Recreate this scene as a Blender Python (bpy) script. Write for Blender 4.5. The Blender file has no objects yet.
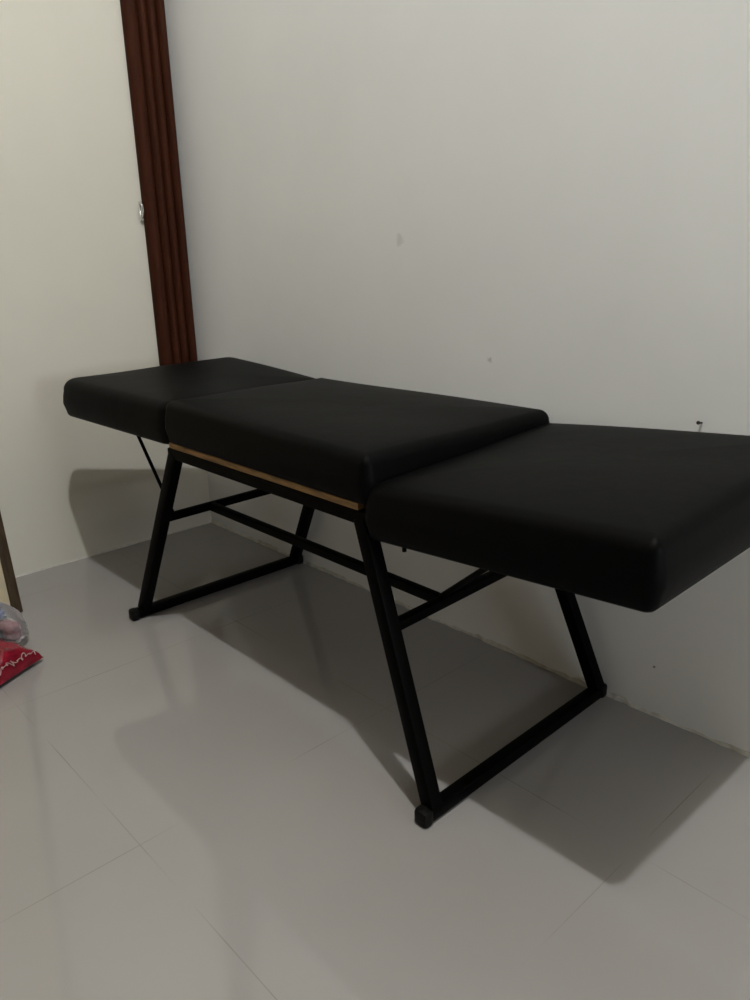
import bpy, bmesh, math, random
from mathutils import Vector, Matrix
random.seed(4)
C = bpy.context.scene.collection
S = bpy.context.scene

# ------------------------------------------------------------------ camera
CAM = Vector((2.46590, -1.41281, 0.976))
YAW, PITCH, ROLL = -0.827859, 0.314793, -0.023329
fw = Vector((math.sin(YAW)*math.cos(PITCH), math.cos(YAW)*math.cos(PITCH), -math.sin(PITCH)))
r0 = Vector((math.cos(YAW), -math.sin(YAW), 0)); u0 = r0.cross(fw)
rt = r0*math.cos(ROLL) + u0*math.sin(ROLL); up = u0*math.cos(ROLL) - r0*math.sin(ROLL)
cd = bpy.data.cameras.new('camera'); cam = bpy.data.objects.new('camera', cd); C.objects.link(cam)
cd.sensor_fit = 'VERTICAL'; cd.sensor_height = 36.0; cd.lens = 765.249*36/1000; cd.clip_start = 0.02
m = Matrix((rt, up, -fw)).transposed().to_4x4(); m.translation = CAM
cam.matrix_world = m
S.camera = cam

# ------------------------------------------------------------------ light and exposure
S.view_settings.view_transform = 'Standard'; S.view_settings.look = 'None'
S.view_settings.gamma = 1; S.view_settings.use_curve_mapping = False
S.view_settings.exposure = 0.01
w = bpy.data.worlds.new('world'); S.world = w; w.use_nodes = True
w.node_tree.nodes['Background'].inputs[0].default_value = (1, .70, .42, 1)
w.node_tree.nodes['Background'].inputs[1].default_value = 0.02

def lamp(name, kind, loc, energy, color, size, target=None):
    d = bpy.data.lights.new(name, kind); d.energy = energy; d.color = color
    if kind == 'AREA': d.shape = 'RECTANGLE'; d.size, d.size_y = size
    else: d.shadow_soft_size = size
    o = bpy.data.objects.new(name, d); C.objects.link(o); o.location = loc
    if target: o.rotation_euler = (Vector(target)-Vector(loc)).to_track_quat('-Z', 'Y').to_euler()
    return o
lamp('ceiling_bulb_light', 'POINT', (2.44, -1.14, 3.88), 234, (.945, .985, 1.0), .035)
lamp('low_right_light', 'AREA', (4.6, -.62, 1.02), 21, (.92, .975, 1.0), (.4, .5), (0, -.5, .95))  # soft low light from the right, its source unseen

# ------------------------------------------------------------------ materials
def new_mat(name):
    mt = bpy.data.materials.new(name); mt.use_nodes = True
    nt = mt.node_tree; return mt, nt, nt.nodes['Principled BSDF']
def node(nt, t, **kw):
    n = nt.nodes.new(t)
    for k, v in kw.items():
        if k in n.inputs: n.inputs[k].default_value = v
        else: setattr(n, k, v)
    return n
def bump(nt, b, scale, strength, dist=.002, detail=3, coord='Object', stretch=None):
    tc = node(nt, 'ShaderNodeTexCoord'); src = tc.outputs[coord]
    if stretch:
        mp = node(nt, 'ShaderNodeMapping'); mp.inputs['Scale'].default_value = stretch
        nt.links.new(src, mp.inputs[0]); src = mp.outputs[0]
    n = node(nt, 'ShaderNodeTexNoise', Scale=scale, Detail=detail)
    nt.links.new(src, n.inputs['Vector'])
    bp = node(nt, 'ShaderNodeBump', Strength=strength, Distance=dist)
    nt.links.new(n.outputs['Fac'], bp.inputs['Height']); nt.links.new(bp.outputs[0], b.inputs['Normal'])
    return src, n
def plain(name, col, rough, metal=0, spec=.5, noise=None, vary=.0, stretch=None):
    mt, nt, b = new_mat(name)
    b.inputs['Base Color'].default_value = (*col, 1); b.inputs['Roughness'].default_value = rough
    b.inputs['Metallic'].default_value = metal; b.inputs['Specular IOR Level'].default_value = spec
    if noise:
        src, n = bump(nt, b, noise[0], noise[1], noise[2], stretch=stretch)
        if vary:
            rp = node(nt, 'ShaderNodeValToRGB'); nt.links.new(n.outputs['Fac'], rp.inputs[0])
            rp.color_ramp.elements[0].position = .3; rp.color_ramp.elements[1].position = .7
            rp.color_ramp.elements[0].color = (*[c*(1-vary) for c in col], 1)
            rp.color_ramp.elements[1].color = (*[min(1, c*(1+vary)) for c in col], 1)
            nt.links.new(rp.outputs[0], b.inputs['Base Color'])
    return mt

def wall_mat(name, col, spots=()):
    mt, nt, b = new_mat(name)
    b.inputs['Roughness'].default_value = .62; b.inputs['Specular IOR Level'].default_value = .25
    tc = node(nt, 'ShaderNodeTexCoord')
    n = node(nt, 'ShaderNodeTexNoise', Scale=2.3, Detail=5, Roughness=.6)
    nt.links.new(tc.outputs['Object'], n.inputs['Vector'])
    rp = node(nt, 'ShaderNodeValToRGB'); nt.links.new(n.outputs['Fac'], rp.inputs[0])
    rp.color_ramp.elements[0].position = .35; rp.color_ramp.elements[1].position = .65
    rp.color_ramp.elements[0].color = (*[c*.965 for c in col], 1); rp.color_ramp.elements[1].color = (*col, 1)
    out = rp.outputs[0]
    # small scuffs with a shape of their own: (x, y, z, radius, colour, strength)
    for (sx, sy, sz, rad, sc, st) in spots:
        mp = node(nt, 'ShaderNodeVectorMath', operation='SUBTRACT'); mp.inputs[1].default_value = (sx, sy, sz)
        n2 = node(nt, 'ShaderNodeTexNoise', Scale=1.2/rad, Detail=3)
        nt.links.new(tc.outputs['Object'], n2.inputs['Vector']); nt.links.new(tc.outputs['Object'], mp.inputs[0])
        ln = node(nt, 'ShaderNodeVectorMath', operation='LENGTH'); nt.links.new(mp.outputs[0], ln.inputs[0])
        ma = node(nt, 'ShaderNodeMath', operation='MULTIPLY_ADD'); nt.links.new(n2.outputs['Fac'], ma.inputs[0])
        ma.inputs[1].default_value = rad*1.6; nt.links.new(ln.outputs['Value'], ma.inputs[2])
        mr = node(nt, 'ShaderNodeMapRange'); nt.links.new(ma.outputs[0], mr.inputs[0])
        mr.inputs[1].default_value = rad*1.5; mr.inputs[2].default_value = rad*1.1
        mr.inputs[3].default_value = 0; mr.inputs[4].default_value = st
        mx = node(nt, 'ShaderNodeMix', data_type='RGBA'); nt.links.new(mr.outputs[0], mx.inputs[0])
        nt.links.new(out, mx.inputs[6]); mx.inputs[7].default_value = (*sc, 1); out = mx.outputs[2]
    nt.links.new(out, b.inputs['Base Color'])
    n3 = node(nt, 'ShaderNodeTexNoise', Scale=14, Detail=4); nt.links.new(tc.outputs['Object'], n3.inputs['Vector'])
    bp = node(nt, 'ShaderNodeBump', Strength=.12, Distance=.006)
    nt.links.new(n3.outputs['Fac'], bp.inputs['Height']); nt.links.new(bp.outputs[0], b.inputs['Normal'])
    return mt

def floor_mat():
    mt, nt, b = new_mat('glossy_tile')
    tc = node(nt, 'ShaderNodeTexCoord'); sp = node(nt, 'ShaderNodeSeparateXYZ')
    nt.links.new(tc.outputs['Object'], sp.inputs[0])
    def line(sock, off, size):
        a = node(nt, 'ShaderNodeMath', operation='SUBTRACT'); nt.links.new(sock, a.inputs[0]); a.inputs[1].default_value = off
        d = node(nt, 'ShaderNodeMath', operation='DIVIDE'); nt.links.new(a.outputs[0], d.inputs[0]); d.inputs[1].default_value = size
        f = node(nt, 'ShaderNodeMath', operation='FRACT'); nt.links.new(d.outputs[0], f.inputs[0])
        s = node(nt, 'ShaderNodeMath', operation='SUBTRACT'); nt.links.new(f.outputs[0], s.inputs[0]); s.inputs[1].default_value = .5
        ab = node(nt, 'ShaderNodeMath', operation='ABSOLUTE'); nt.links.new(s.outputs[0], ab.inputs[0])
        mr = node(nt, 'ShaderNodeMapRange'); nt.links.new(ab.outputs[0], mr.inputs[0])
        mr.inputs[1].default_value = .4980; mr.inputs[2].default_value = .4992
        return mr.outputs[0]
    lx = line(sp.outputs[0], 1.3797, .6043); ly = line(sp.outputs[1], -.9905, .594)
    mxx = node(nt, 'ShaderNodeMath', operation='MAXIMUM'); nt.links.new(lx, mxx.inputs[0]); nt.links.new(ly, mxx.inputs[1])
    # patchy dirt in the joints
    n = node(nt, 'ShaderNodeTexNoise', Scale=3.1, Detail=5); nt.links.new(tc.outputs['Object'], n.inputs['Vector'])
    mr = node(nt, 'ShaderNodeMapRange'); nt.links.new(n.outputs['Fac'], mr.inputs[0])
    mr.inputs[1].default_value = .36; mr.inputs[2].default_value = .66; mr.inputs[3].default_value = -.15; mr.inputs[4].default_value = .75
    jt = node(nt, 'ShaderNodeMath', operation='MULTIPLY'); nt.links.new(mxx.outputs[0], jt.inputs[0]); nt.links.new(mr.outputs[0], jt.inputs[1])
    n2 = node(nt, 'ShaderNodeTexNoise', Scale=1.7, Detail=4); nt.links.new(tc.outputs['Object'], n2.inputs['Vector'])
    rp = node(nt, 'ShaderNodeValToRGB'); nt.links.new(n2.outputs['Fac'], rp.inputs[0])
    rp.color_ramp.elements[0].position = .35; rp.color_ramp.elements[1].position = .65
    rp.color_ramp.elements[0].color = (.285, .270, .262, 1); rp.color_ramp.elements[1].color = (.308, .292, .284, 1)
    mx = node(nt, 'ShaderNodeMix', data_type='RGBA'); nt.links.new(jt.outputs[0], mx.inputs[0])
    nt.links.new(rp.outputs[0], mx.inputs[6]); mx.inputs[7].default_value = (.15, .13, .115, 1)
    nt.links.new(mx.outputs[2], b.inputs['Base Color'])
    b.inputs['Roughness'].default_value = .045; b.inputs['Specular IOR Level'].default_value = .5
    n3 = node(nt, 'ShaderNodeTexNoise', Scale=6, Detail=2); nt.links.new(tc.outputs['Object'], n3.inputs['Vector'])
    bp = node(nt, 'ShaderNodeBump', Strength=.02, Distance=.003); nt.links.new(n3.outputs['Fac'], bp.inputs['Height'])
    nt.links.new(bp.outputs[0], b.inputs['Normal'])
    return mt

WALLC = (.875, .88, .872)
M_back = wall_mat('painted_plaster_back', WALLC, [
    (1.334, 0, .729, .011, (.42, .40, .36), .6), (1.042, 0, 1.0, .022, (.62, .61, .58), .5),
    (1.800, 0, .114, .006, (.12, .10, .08), .9),
   ])
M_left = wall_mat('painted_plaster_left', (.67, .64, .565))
M_wall = wall_mat('dimmed_wall_plaster', (.14, .11, .07))  # unseen walls, colour darkened and browned to cut and warm the bounce light
M_ceil = plain('dimmed_warm_ceiling', (.36, .31, .23), .8, noise=(12, .1, .004))  # unseen ceiling, colour dimmed and warmed to tint the ambient fill
M_floor = floor_mat()
M_grout = plain('cement_bead', (.55, .53, .48), .85, noise=(60, .5, .004), vary=.15)
M_vinyl = plain('black_vinyl', (.0012, .0012, .0013), .50, spec=.055, noise=(9, .25, .006))
M_steel = plain('black_painted_steel', (.0010, .0009, .0008), .45, spec=.035, noise=(40, .15, .001), vary=.3)
M_rub = plain('dark_plastic', (.0035, .0033, .003), .5, spec=.12, noise=(50, .2, .001))
M_ply = plain('raw_plywood', (.27, .155, .055), .65, noise=(14, .4, .002), vary=.5, stretch=(1, 8, 8))
M_pvc = plain('brown_pvc', (.042, .012, .0055), .5, spec=.08, noise=(18, .15, .002), vary=.2, stretch=(4, 4, .4))
M_chrome = plain('chrome', (.75, .74, .72), .2, metal=1, noise=(30, .05, .001))

# ------------------------------------------------------------------ helpers
def obj(name, bm, mat, parent=None, smooth=None):
    bmesh.ops.recalc_face_normals(bm, faces=bm.faces)
    me = bpy.data.meshes.new(name); bm.to_mesh(me); bm.free()
    me.materials.append(mat)
    if smooth is not None:
        for p in me.polygons: p.use_smooth = True
        me.set_sharp_from_angle(angle=math.radians(smooth))
    o = bpy.data.objects.new(name, me); C.objects.link(o)
    if parent:
        o.parent = parent
        o.matrix_parent_inverse = Matrix.Translation(parent.location).inverted()
    return o
def thing(name, label, cat, loc):
    o = bpy.data.objects.new(name, None); C.objects.link(o); o.location = loc
    o.empty_display_size = .05
    o['label'] = label; o['category'] = cat; return o
def struct(o): o['kind'] = 'structure'; return o
def add_box(bm, lo, hi, bev=0):
    r = bmesh.ops.create_cube(bm, size=1)
    vs = r['verts']
    for v in vs: v.co = Vector([lo[i] + (v.co[i]+.5)*(hi[i]-lo[i]) for i in range(3)])
    if bev:
        es = list({e for v in vs for e in v.link_edges})
        bmesh.ops.bevel(bm, geom=es, offset=bev, segments=2, affect='EDGES', profile=.5)
def add_bar(bm, a, b, w_, h, side=Vector((0, 1, 0)), bev=.003):
    """rectangular tube from a to b; w_ across 'side', h across the other"""
    a = Vector(a); b = Vector(b); d = (b-a).normalized()
    s = (side - d*side.dot(d)).normalized(); t = d.cross(s)
    prof = []
    for (sx, sy) in ((1, 1), (-1, 1), (-1, -1), (1, -1)):
        cx, cy = sx*(w_/2-bev), sy*(h/2-bev)
        base = math.atan2(sy, sx)
        for k in (-1, 0, 1):
            an = base + k*math.pi/4
            prof.append((cx+bev*math.cos(an), cy+bev*math.sin(an)))
    R1 = [bm.verts.new(a + s*x + t*y) for x, y in prof]; R2 = [bm.verts.new(b + s*x + t*y) for x, y in prof]
    n = len(prof)
    for i in range(n): bm.faces.new((R1[i], R1[(i+1) % n], R2[(i+1) % n], R2[i]))
    bm.faces.new(R1); bm.faces.new(R2)
def add_tube(bm, pts, r, seg=12):
    pts = [Vector(p) for p in pts]; rings = []
    for i, p in enumerate(pts):
        d = (pts[min(i+1, len(pts)-1)] - pts[max(i-1, 0)]).normalized()
        s = d.orthogonal().normalized() if not rings else (ps - d*ps.dot(d)).normalized()
        ps = s; t = d.cross(s)
        rings.append([bm.verts.new(p + (s*math.cos(2*math.pi*k/seg) + t*math.sin(2*math.pi*k/seg))*r) for k in range(seg)])
    for A, B in zip(rings, rings[1:]):
        for k in range(seg): bm.faces.new((A[k], A[(k+1) % seg], B[(k+1) % seg], B[k]))
    bm.faces.new(rings[0]); bm.faces.new(rings[-1])
def bar(name, a, b, w_, h, mat, parent, side=Vector((0, 1, 0))):
    bm = bmesh.new(); add_bar(bm, a, b, w_, h, side); return obj(name, bm, mat, parent, 35)

# ------------------------------------------------------------------ room
XR, YF, ZC = 5.2, -5.2, 4.0
def slab(name, lo, hi, mat):
    bm = bmesh.new(); add_box(bm, lo, hi); return struct(obj(name, bm, mat))
slab('floor', (-.1, YF-.1, -.1), (XR+.1, .1, 0), M_floor)
slab('wall_back', (-.1, 0, 0), (XR+.1, .1, ZC), M_back)
slab('wall_left', (-.1, YF, 0), (0, 0, ZC), M_left)
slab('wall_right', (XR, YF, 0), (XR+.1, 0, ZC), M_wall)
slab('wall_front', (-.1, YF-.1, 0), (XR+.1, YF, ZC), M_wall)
slab('ceiling', (-.1, YF-.1, ZC), (XR+.1, .1, ZC+.1), M_ceil)
# rough cement bead where the walls meet the floor
def bead(name, a, b, n, nrm, h0, d0):
    bm = bmesh.new(); prev = None; a = Vector(a); b = Vector(b); nrm = Vector(nrm)
    ph = random.random()*6
    for i in range(n+1):
        p = a.lerp(b, i/n)
        h = h0*(1 + .5*math.sin(i*.37+ph) + .5*random.uniform(-1, 1)); d = d0*(1 + .4*math.sin(i*.23+ph) + .5*random.uniform(-1, 1))
        h = max(h, .002); d = max(d, .0015)
        vs = [bm.verts.new(p), bm.verts.new(p+Vector((0, 0, h))), bm.verts.new(p+nrm*d*.6+Vector((0, 0, h*.5))), bm.verts.new(p+nrm*d)]
        if prev:
            for k in range(3): bm.faces.new((prev[k], prev[k+1], vs[k+1], vs[k]))
            bm.faces.new((prev[3], prev[0], vs[0], vs[3]))
        else: bm.faces.new(vs)
        prev = vs
    bm.faces.new(prev)
    return struct(obj(name, bm, M_grout))
bead('trim_1', (0, 0, 0), (XR, 0, 0), 260, (0, -1, 0), .007, .005)
bead('trim_2', (0, YF, 0), (0, 0, 0), 200, (1, 0, 0), .004, .003)

# ------------------------------------------------------------------ the treatment bench
bench = thing('treatment_bench', 'long black vinyl three-section treatment bench on black steel legs along the white wall',
              'treatment bench', (1.12, -.3, 0))

def cushion(name, corners, zb, zt, r, edge, crown, parent, seed, bulge=.006):
    """corners: plan (x0y0 near-left, near-right, far-right, far-left); zb, zt: heights at the same corners"""
    nl, nr, fr, fl = [Vector((c[0], c[1])) for c in corners]
    L = ((nr-nl).length + (fr-fl).length)/2; W = ((fl-nl).length + (fr-nr).length)/2
    def outline(inset):
        rr = max(r-inset, .004); hx, hy = L/2-inset, W/2-inset; pts = []
        nseg = 8; ns = 14
        cs = [(-hx+rr, -hy+rr, math.pi), (hx-rr, -hy+rr, 1.5*math.pi), (hx-rr, hy-rr, 0), (-hx+rr, hy-rr, .5*math.pi)]
        for i, (cx, cy, a0) in enumerate(cs):
            arc = [(cx+rr*math.cos(a0+k/nseg*math.pi/2), cy+rr*math.sin(a0+k/nseg*math.pi/2)) for k in range(nseg+1)]
            pts += arc
            nx = cs[(i+1) % 4]; st = (nx[0]+rr*math.cos(nx[2]), nx[1]+rr*math.sin(nx[2])); e = arc[-1]
            pts += [(e[0]+(st[0]-e[0])*k/ns, e[1]+(st[1]-e[1])*k/ns) for k in range(1, ns)]
        return pts
    rnd = random.Random(seed); ph = [rnd.uniform(0, 6.28) for _ in range(6)]
    def place(x, y, t, dz=0):
        u = x/L+.5; v = y/W+.5
        P = nl*(1-u)*(1-v) + nr*u*(1-v) + fr*u*v + fl*(1-u)*v
        bz = zb[0]*(1-u)*(1-v) + zb[1]*u*(1-v) + zb[2]*u*v + zb[3]*(1-u)*v
        tz = zt[0]*(1-u)*(1-v) + zt[1]*u*(1-v) + zt[2]*u*v + zt[3]*(1-u)*v
        wob = .0012*math.sin(9*x+ph[0]+4*y) + .001*math.sin(17*y+ph[1]-5*x)
        return Vector((P.x, P.y, bz+(tz-bz)*t + dz + wob*t))
    rings = []; th = sum(zt)/4-sum(zb)/4; te = 1-edge/th
    rings.append((.05, 0, 0)); rings.append((.007, 0, 0)); rings.append((.002, .05, 0)); rings.append((0, .14, 0))
    for t in (.35, .55): rings.append((-bulge*math.sin(math.pi*min(1, t/te)), t, 0))
    for k in range(0, 8):
        a = k/7*math.pi/2*.93
        rings.append((edge*(1-math.cos(a))*1.05, te+(1-te)*math.sin(a)*.985, 0))
    li = rings[-1][0]; mxi = min(L, W)/2-.012
    for k in range(1, 11):
        f = k/10; i_ = li+(mxi-li)*f**1.15
        rings.append((i_, 1, crown*(1-(1-f)**2.2)))
    bm = bmesh.new(); V = []
    for (ins, t, dz) in rings: V.append([bm.verts.new(place(x, y, t, dz)) for x, y in outline(ins)])
    n = len(V[0])
    for A, B in zip(V, V[1:]):
        for k in range(n): bm.faces.new((A[k], A[(k+1) % n], B[(k+1) % n], B[k]))
    bm.faces.new(V[0]); bm.faces.new(V[-1])
    return obj(name, bm, M_vinyl, parent, 60)

cushion('head_cushion', [(.204, -.582), (.86, -.580), (.79, -.040), (.300, -.036)],
        [.538, .548, .556, .552], [.645, .649, .635, .667], .050, .032, .006, bench, 1)
cushion('seat_cushion', [(.835, -.580), (1.538, -.580), (1.538, -.036), (.752, -.036)],
        [.556, .556, .556, .556], [.656, .646, .646, .640], .020, .024, .008, bench, 2)
cushion('foot_cushion', [(1.528, -.578), (2.064, -.578), (2.078, -.034), (1.520, -.034)],
        [.495, .533, .556, .515], [.598, .636, .670, .618], .018, .026, .007, bench, 3)

# plywood board under the seat
bm = bmesh.new(); add_box(bm, (.836, -.574, .5425), (1.508, -.05, .5555), .001); obj('plywood_board', bm, M_ply, bench)
# steel frame under the board
RZ0, RZ1 = .516, .5415
for y in (-.562, -.062): bar('seat_rail', (.828, y, (RZ0+RZ1)/2), (1.529, y, (RZ0+RZ1)/2), .026, RZ1-RZ0, M_steel, bench)
for x, w2, zt2 in ((.841, .026, RZ1), (1.5185, .020, .5555)): bar('end_rail', (x, -.548, (RZ0+zt2)/2), (x, -.076, (RZ0+zt2)/2), w2, zt2-RZ0, M_steel, bench, Vector((1, 0, 0)))
# legs
FB = .026                                           # floor bar size
feet = {'ln': (.560, -.562), 'lf': (.566, -.030), 'rn': (1.690, -.578), 'rf': (1.686, -.030)}
tops = {'ln': (.846, -.563), 'lf': (.830, -.062), 'rn': (1.510, -.563), 'rf': (1.478, -.062)}
for k in feet:
    a = Vector((*feet[k], FB)); b = Vector((*tops[k], RZ0+.012))
    bar('leg', a, b, .028, .030, M_steel, bench)
def legpt(k, z): 
    a = Vector((*feet[k], FB)); b = Vector((*tops[k], RZ0+.012)); return a.lerp(b, (z-FB)/(b.z-FB))
for s in 'lr':
    xn, yn = feet[s+'n']; xf, yf = feet[s+'f']
    ye = -.594 if s == 'l' else -.600
    fbm = bar('floor_bar', (xn, ye+.003, FB/2+.004), (xf, -.020, FB/2+.004), FB, FB, M_steel, bench, Vector((1, 0, 0)))
    for y, x in ((ye, xn), (-.017, xf)):
        bm = bmesh.new(); add_box(bm, (x-FB/2-.0025, y-.012, 0), (x+FB/2+.0025, y+.012, FB+.0065), .007)
        obj('end_cap', bm, M_rub, fbm, 40)
    pn = legpt(s+'n', .337); pf = legpt(s+'f', .337)
    bar('cross_bar', pn, pf, .02, .02, M_steel, bench, Vector((1, 0, 0)))
pl = (legpt('ln', .337)+legpt('lf', .337))/2; pr = (legpt('rn', .337)+legpt('rf', .337))/2
pl.y = pr.y = -.42
bar('stretcher', pl, pr, .02, .02, M_steel, bench)
# folding struts under the head and foot sections
def strut(a, b, r):
    bm = bmesh.new(); add_tube(bm, [a, b], r, 10); o = obj('support_strut', bm, M_steel, bench, 40)
    bm = bmesh.new(); add_box(bm, Vector(a)-Vector((.010, .006, .001)), Vector(a)+Vector((.010, .006, .010)), .0015)
    obj('bracket', bm, M_steel, o, 40)
strut((.646, -.560, .543), tuple(legpt('ln', .350)+Vector((.0, .026, 0))), .0045)
strut((1.785, -.540, .514), tuple(pr+Vector((0, .0, .010))), .0055)
# short pin hanging below the foot section
bm = bmesh.new(); add_tube(bm, [(1.588, -.54, .505), (1.588, -.54, .478)], .004, 10); obj('hinge_pin', bm, M_steel, bench, 40)

# ------------------------------------------------------------------ folded brown shutter in the corner
sh = thing('folding_panel', 'brown accordion folding panel folded up in the wall corner behind the bench', 'folding door', (.03, -.075, .44))
Z0, Z1 = .44, 2.7
def leaf_panel(y0, y1, depth, wav):
    bm = bmesh.new(); n = 16; front = []
    # rounded rib facing the room
    for k in range(n+1):
        t = k/n; y = y0+(y1-y0)*t
        x = depth*(.35+.65*math.sin(math.pi*t)**.55)
        front.append((x, y))
    prof = [(.002, y0)] + front + [(.002, y1)]
    lv = []
    for j in range(2):
        z = (Z0, Z1)[j]
        lv.append([bm.verts.new((x, y, z)) for x, y in prof])
    m_ = len(prof)
    for k in range(m_): bm.faces.new((lv[0][k], lv[0][(k+1) % m_], lv[1][(k+1) % m_], lv[1][k]))
    bm.faces.new(lv[0]); bm.faces.new(lv[1])
    return bm
edges = [-.149, -.101, -.069, -.037, -.004]
for i in range(4):
    obj('panel_fold', leaf_panel(edges[i]+.0008, edges[i+1]-.0008, (.030, .026, .026, .028)[i], i), M_pvc, sh, 45)
bm = bmesh.new()
add_box(bm, (.006, -.163, 1.085), (.012, -.151, 1.145), .002)
add_tube(bm, [(.012, -.157, 1.137), (.020, -.158, 1.133), (.024, -.159, 1.12), (.020, -.158, 1.10), (.012, -.157, 1.095)], .0035, 8)
lt = obj('latch', bm, M_chrome, sh, 40); lt['label'] = 'small chrome pull latch'

# ------------------------------------------------------------------ nail in the back wall
bm = bmesh.new(); add_tube(bm, [(1.844, .004, .653), (1.844, -.014, .656)], .0018, 10); add_tube(bm, [(1.844, -.014, .656), (1.844, -.0155, .6563)], .0036, 12)
nl_ = obj('nail', bm, plain('rusty_iron', (.05, .04, .035), .6, metal=.6, noise=(80, .3, .001)), None, 40)
nl_['label'] = 'small dark nail in the white wall above the foot end of the bench'; nl_['category'] = 'nail'

# ------------------------------------------------------------------ framed board leaning on the left wall
M_wood = plain('dark_brown_wood', (.055, .034, .016), .5, spec=.35, noise=(10, .2, .002), vary=.35, stretch=(8, 8, .8))
M_cream = plain('cream_board', (.52, .44, .30), .6, noise=(16, .15, .002), vary=.08)
BX, BY0, BY1, BH = .268, -1.75, -.806, 1.85
bd = thing('framed_board', 'cream board in a dark brown wooden frame leaning on the left wall behind the packages', 'board', (BX, (BY0+BY1)/2, 0))
lean = -math.asin((BX-.004)/BH)
def lean_obj(name, lo, hi, mat, bev=.002):
    bm = bmesh.new(); add_box(bm, lo, hi, bev)
    bmesh.ops.rotate(bm, verts=bm.verts, cent=(0, 0, 0), matrix=Matrix.Rotation(lean, 3, 'Y'))
    bmesh.ops.translate(bm, verts=bm.verts, vec=(BX, 0, 0))
    return obj(name, bm, mat, bd, 40)
FW = .027
lean_obj('frame_post', (0, BY1-FW, .003), (.024, BY1, BH), M_wood)
lean_obj('frame_post', (0, BY0, .003), (.024, BY0+FW, BH), M_wood)
lean_obj('frame_rail', (.001, BY0+FW, .003), (.023, BY1-FW, .03), M_wood)
lean_obj('frame_rail', (.001, BY0+FW, BH-.03), (.023, BY1-FW, BH), M_wood)
lean_obj('panel', (.006, BY0+FW, .03), (.014, BY1-FW, BH-.03), M_cream, 0)

# ------------------------------------------------------------------ packages on the floor
M_red = plain('red_plastic_film', (.20, .006, .018), .22, spec=.6, noise=(30, .7, .006), vary=.35)
M_print = plain('white_print', (.42, .28, .28), .45, noise=(60, .2, .001))
M_blue = plain('blue_cloth', (.07, .10, .27), .8, noise=(50, .6, .003), vary=.2)
M_mauve = plain('dusty_pink_cloth', (.22, .09, .10), .85, noise=(50, .6, .003), vary=.2)
M_black = plain('black_cloth', (.01, .01, .011), .8, noise=(50, .6, .003))
film, nt, b = new_mat('clear_plastic_film')
b.inputs['Base Color'].default_value = (.95, .95, .96, 1); b.inputs['Roughness'].default_value = .08
tr = node(nt, 'ShaderNodeBsdfTransparent'); mxs = node(nt, 'ShaderNodeMixShader'); fr = node(nt, 'ShaderNodeFresnel', IOR=1.35)
ad = node(nt, 'ShaderNodeMath', operation='ADD'); ad.inputs[1].default_value = .10; nt.links.new(fr.outputs[0], ad.inputs[0])
bump(nt, b, 26, .9, .01)
nt.links.new(ad.outputs[0], mxs.inputs[0]); nt.links.new(tr.outputs[0], mxs.inputs[1]); nt.links.new(b.outputs[0], mxs.inputs[2])
nt.links.new(mxs.outputs[0], nt.nodes['Material Output'].inputs['Surface'])

def pillow_z(u, v, h, seed, amp):
    e = max(0, (1-abs(u)**2.6))**.38 * max(0, (1-abs(v)**2.6))**.38
    return h*e + amp*e*(math.sin(7*u+3*v+seed)+.6*math.sin(13*v-5*u+2*seed)+.5*math.sin(19*u+11*v+seed*3))
def pillow(O, d1, d2, L, W, h, seed, amp=.0025, z0=.0, n=40, under=.12):
    """soft package: a pinched-edge pouch with corner O, sides d1*L and d2*W"""
    O = Vector(O); d1 = Vector((*d1, 0)).normalized(); d2 = Vector((*d2, 0)).normalized()
    bm = bmesh.new(); T = {}; B = {}
    for i in range(n+1):
        for j in range(n+1):
            u = -1+2*i/n; v = -1+2*j/n
            pin = 1-.05*(1-v*v) if abs(u) > .0 else 1
            uu = u*(1-.05*(1-v*v)*abs(u)); vv = v*(1-.05*(1-u*u)*abs(v))
            P = O + d1*L*(uu+1)/2 + d2*W*(vv+1)/2
            zb = z0+.012*(1-max(0, 1-max(abs(u), abs(v))**3)) ; zt = pillow_z(u, v, h, seed, amp)
            edge = max(abs(u), abs(v)) > .9999
            B[i, j] = bm.verts.new(P+Vector((0, 0, zb)))
            T[i, j] = B[i, j] if edge else bm.verts.new(P+Vector((0, 0, max(zb+.002, z0+.012+zt))))
    for i in range(n):
        for j in range(n):
            bm.faces.new((T[i, j], T[i+1, j], T[i+1, j+1], T[i, j+1]))
            bm.faces.new((B[i, j], B[i, j+1], B[i+1, j+1], B[i+1, j]))
    return bm
D1, D2 = (.47, -.88), (-.88, -.47)
RO, RL, RW, RH = (.612, -.866), .30, .20, .066
rp_ = thing('red_package', 'shiny red plastic package with white lettering lying on the floor tiles', 'package', (.60, -1.04, 0))
obj('pouch', pillow((*RO, 0), D1, D2, RL, RW, RH, 1.3, .004), M_red, rp_, 60)
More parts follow.
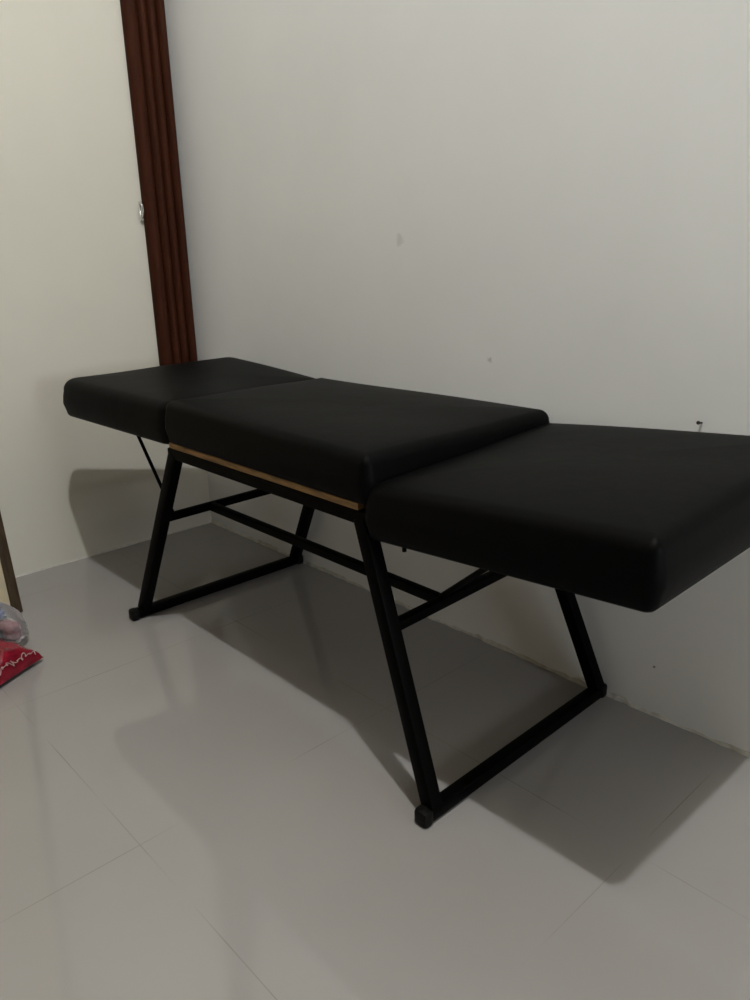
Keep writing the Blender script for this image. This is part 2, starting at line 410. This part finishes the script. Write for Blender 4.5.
# a line of loopy white script across the pouch
def on_pouch(u, v):
    d1 = Vector((*D1, 0)).normalized(); d2 = Vector((*D2, 0)).normalized()
    P = Vector((*RO, 0)) + d1*RL*(u+1)/2 + d2*RW*(v+1)/2
    P.z = .012 + pillow_z(u, v, RH, 1.3, .004) + .0006
    return P - d2*.0012
bm = bmesh.new(); pts = []
for k in range(150):
    t = k/149
    pts.append(on_pouch(-.90+.95*t+.03*math.sin(62*t), -.925 + (.022+.02*math.sin(23*t+1))*math.cos(62*t+2*math.sin(9*t))+.012*math.sin(11*t)))
add_tube(bm, pts, .0011, 6)
lt_ = obj('printed_lettering', bm, M_print, rp_, 60); lt_['label'] = 'white script lettering'

DIR = math.atan2(.47, .88)                          # the bag lies along the back of the red package
def blob(c, r, seed, amp=.10, flat=0, e=2.6):
    bm = bmesh.new(); bmesh.ops.create_icosphere(bm, subdivisions=5, radius=1)
    cs, sn = math.cos(DIR), math.sin(DIR)
    for v in bm.verts:
        p = v.co.normalized()
        k = (abs(p.x)**e+abs(p.y)**e+abs(p.z)**e)**(-1/e)
        k *= 1+amp*(.5*math.sin(5*p.x+seed)+.4*math.sin(7*p.y-3*p.z+seed*2)+.3*math.sin(12*p.z+6*p.x+seed)+.25*math.sin(17*p.y+9*p.x))
        x, y = p.x*k*r[0], p.y*k*r[1]
        v.co = Vector((c[0]+x*cs-y*sn, c[1]+x*sn+y*cs, max(flat, c[2]+p.z*k*r[2])))
    return bm
cb = thing('clear_plastic_bag', 'crumpled clear plastic bag of clothes on the floor behind the red package', 'bag', (.40, -.91, 0))
def inbag(a, c, z):                                 # along the package's back edge, away from it, up
    d1 = Vector((*D1, 0)).normalized(); d2 = Vector((*D2, 0)).normalized()
    P = Vector((*RO, 0)) + d2*a - d1*c; P.z = z; return P
obj('film', blob(inbag(.200, .048, .050), (.100, .043, .053), 1.0, .11, .0005, 3.0), film, cb, 60)
def cloth(name, c, r, mat, seed, label):
    o = obj(name, blob(c, r, seed, .05, .004, 3.2), mat, None, 60); o['label'] = label; o['category'] = 'cloth'; return o
cloth('folded_cloth', inbag(.212, .048, .079), (.042, .024, .014), M_blue, 2, 'blue folded cloth inside the clear plastic bag')
cloth('folded_cloth', inbag(.162, .052, .036), (.037, .019, .027), M_mauve, 3, 'dusty pink folded cloth inside the clear plastic bag')
cloth('folded_cloth', inbag(.190, .023, .036), (.040, .008, .020), M_black, 4, 'black folded cloth inside the clear plastic bag next to the red package')
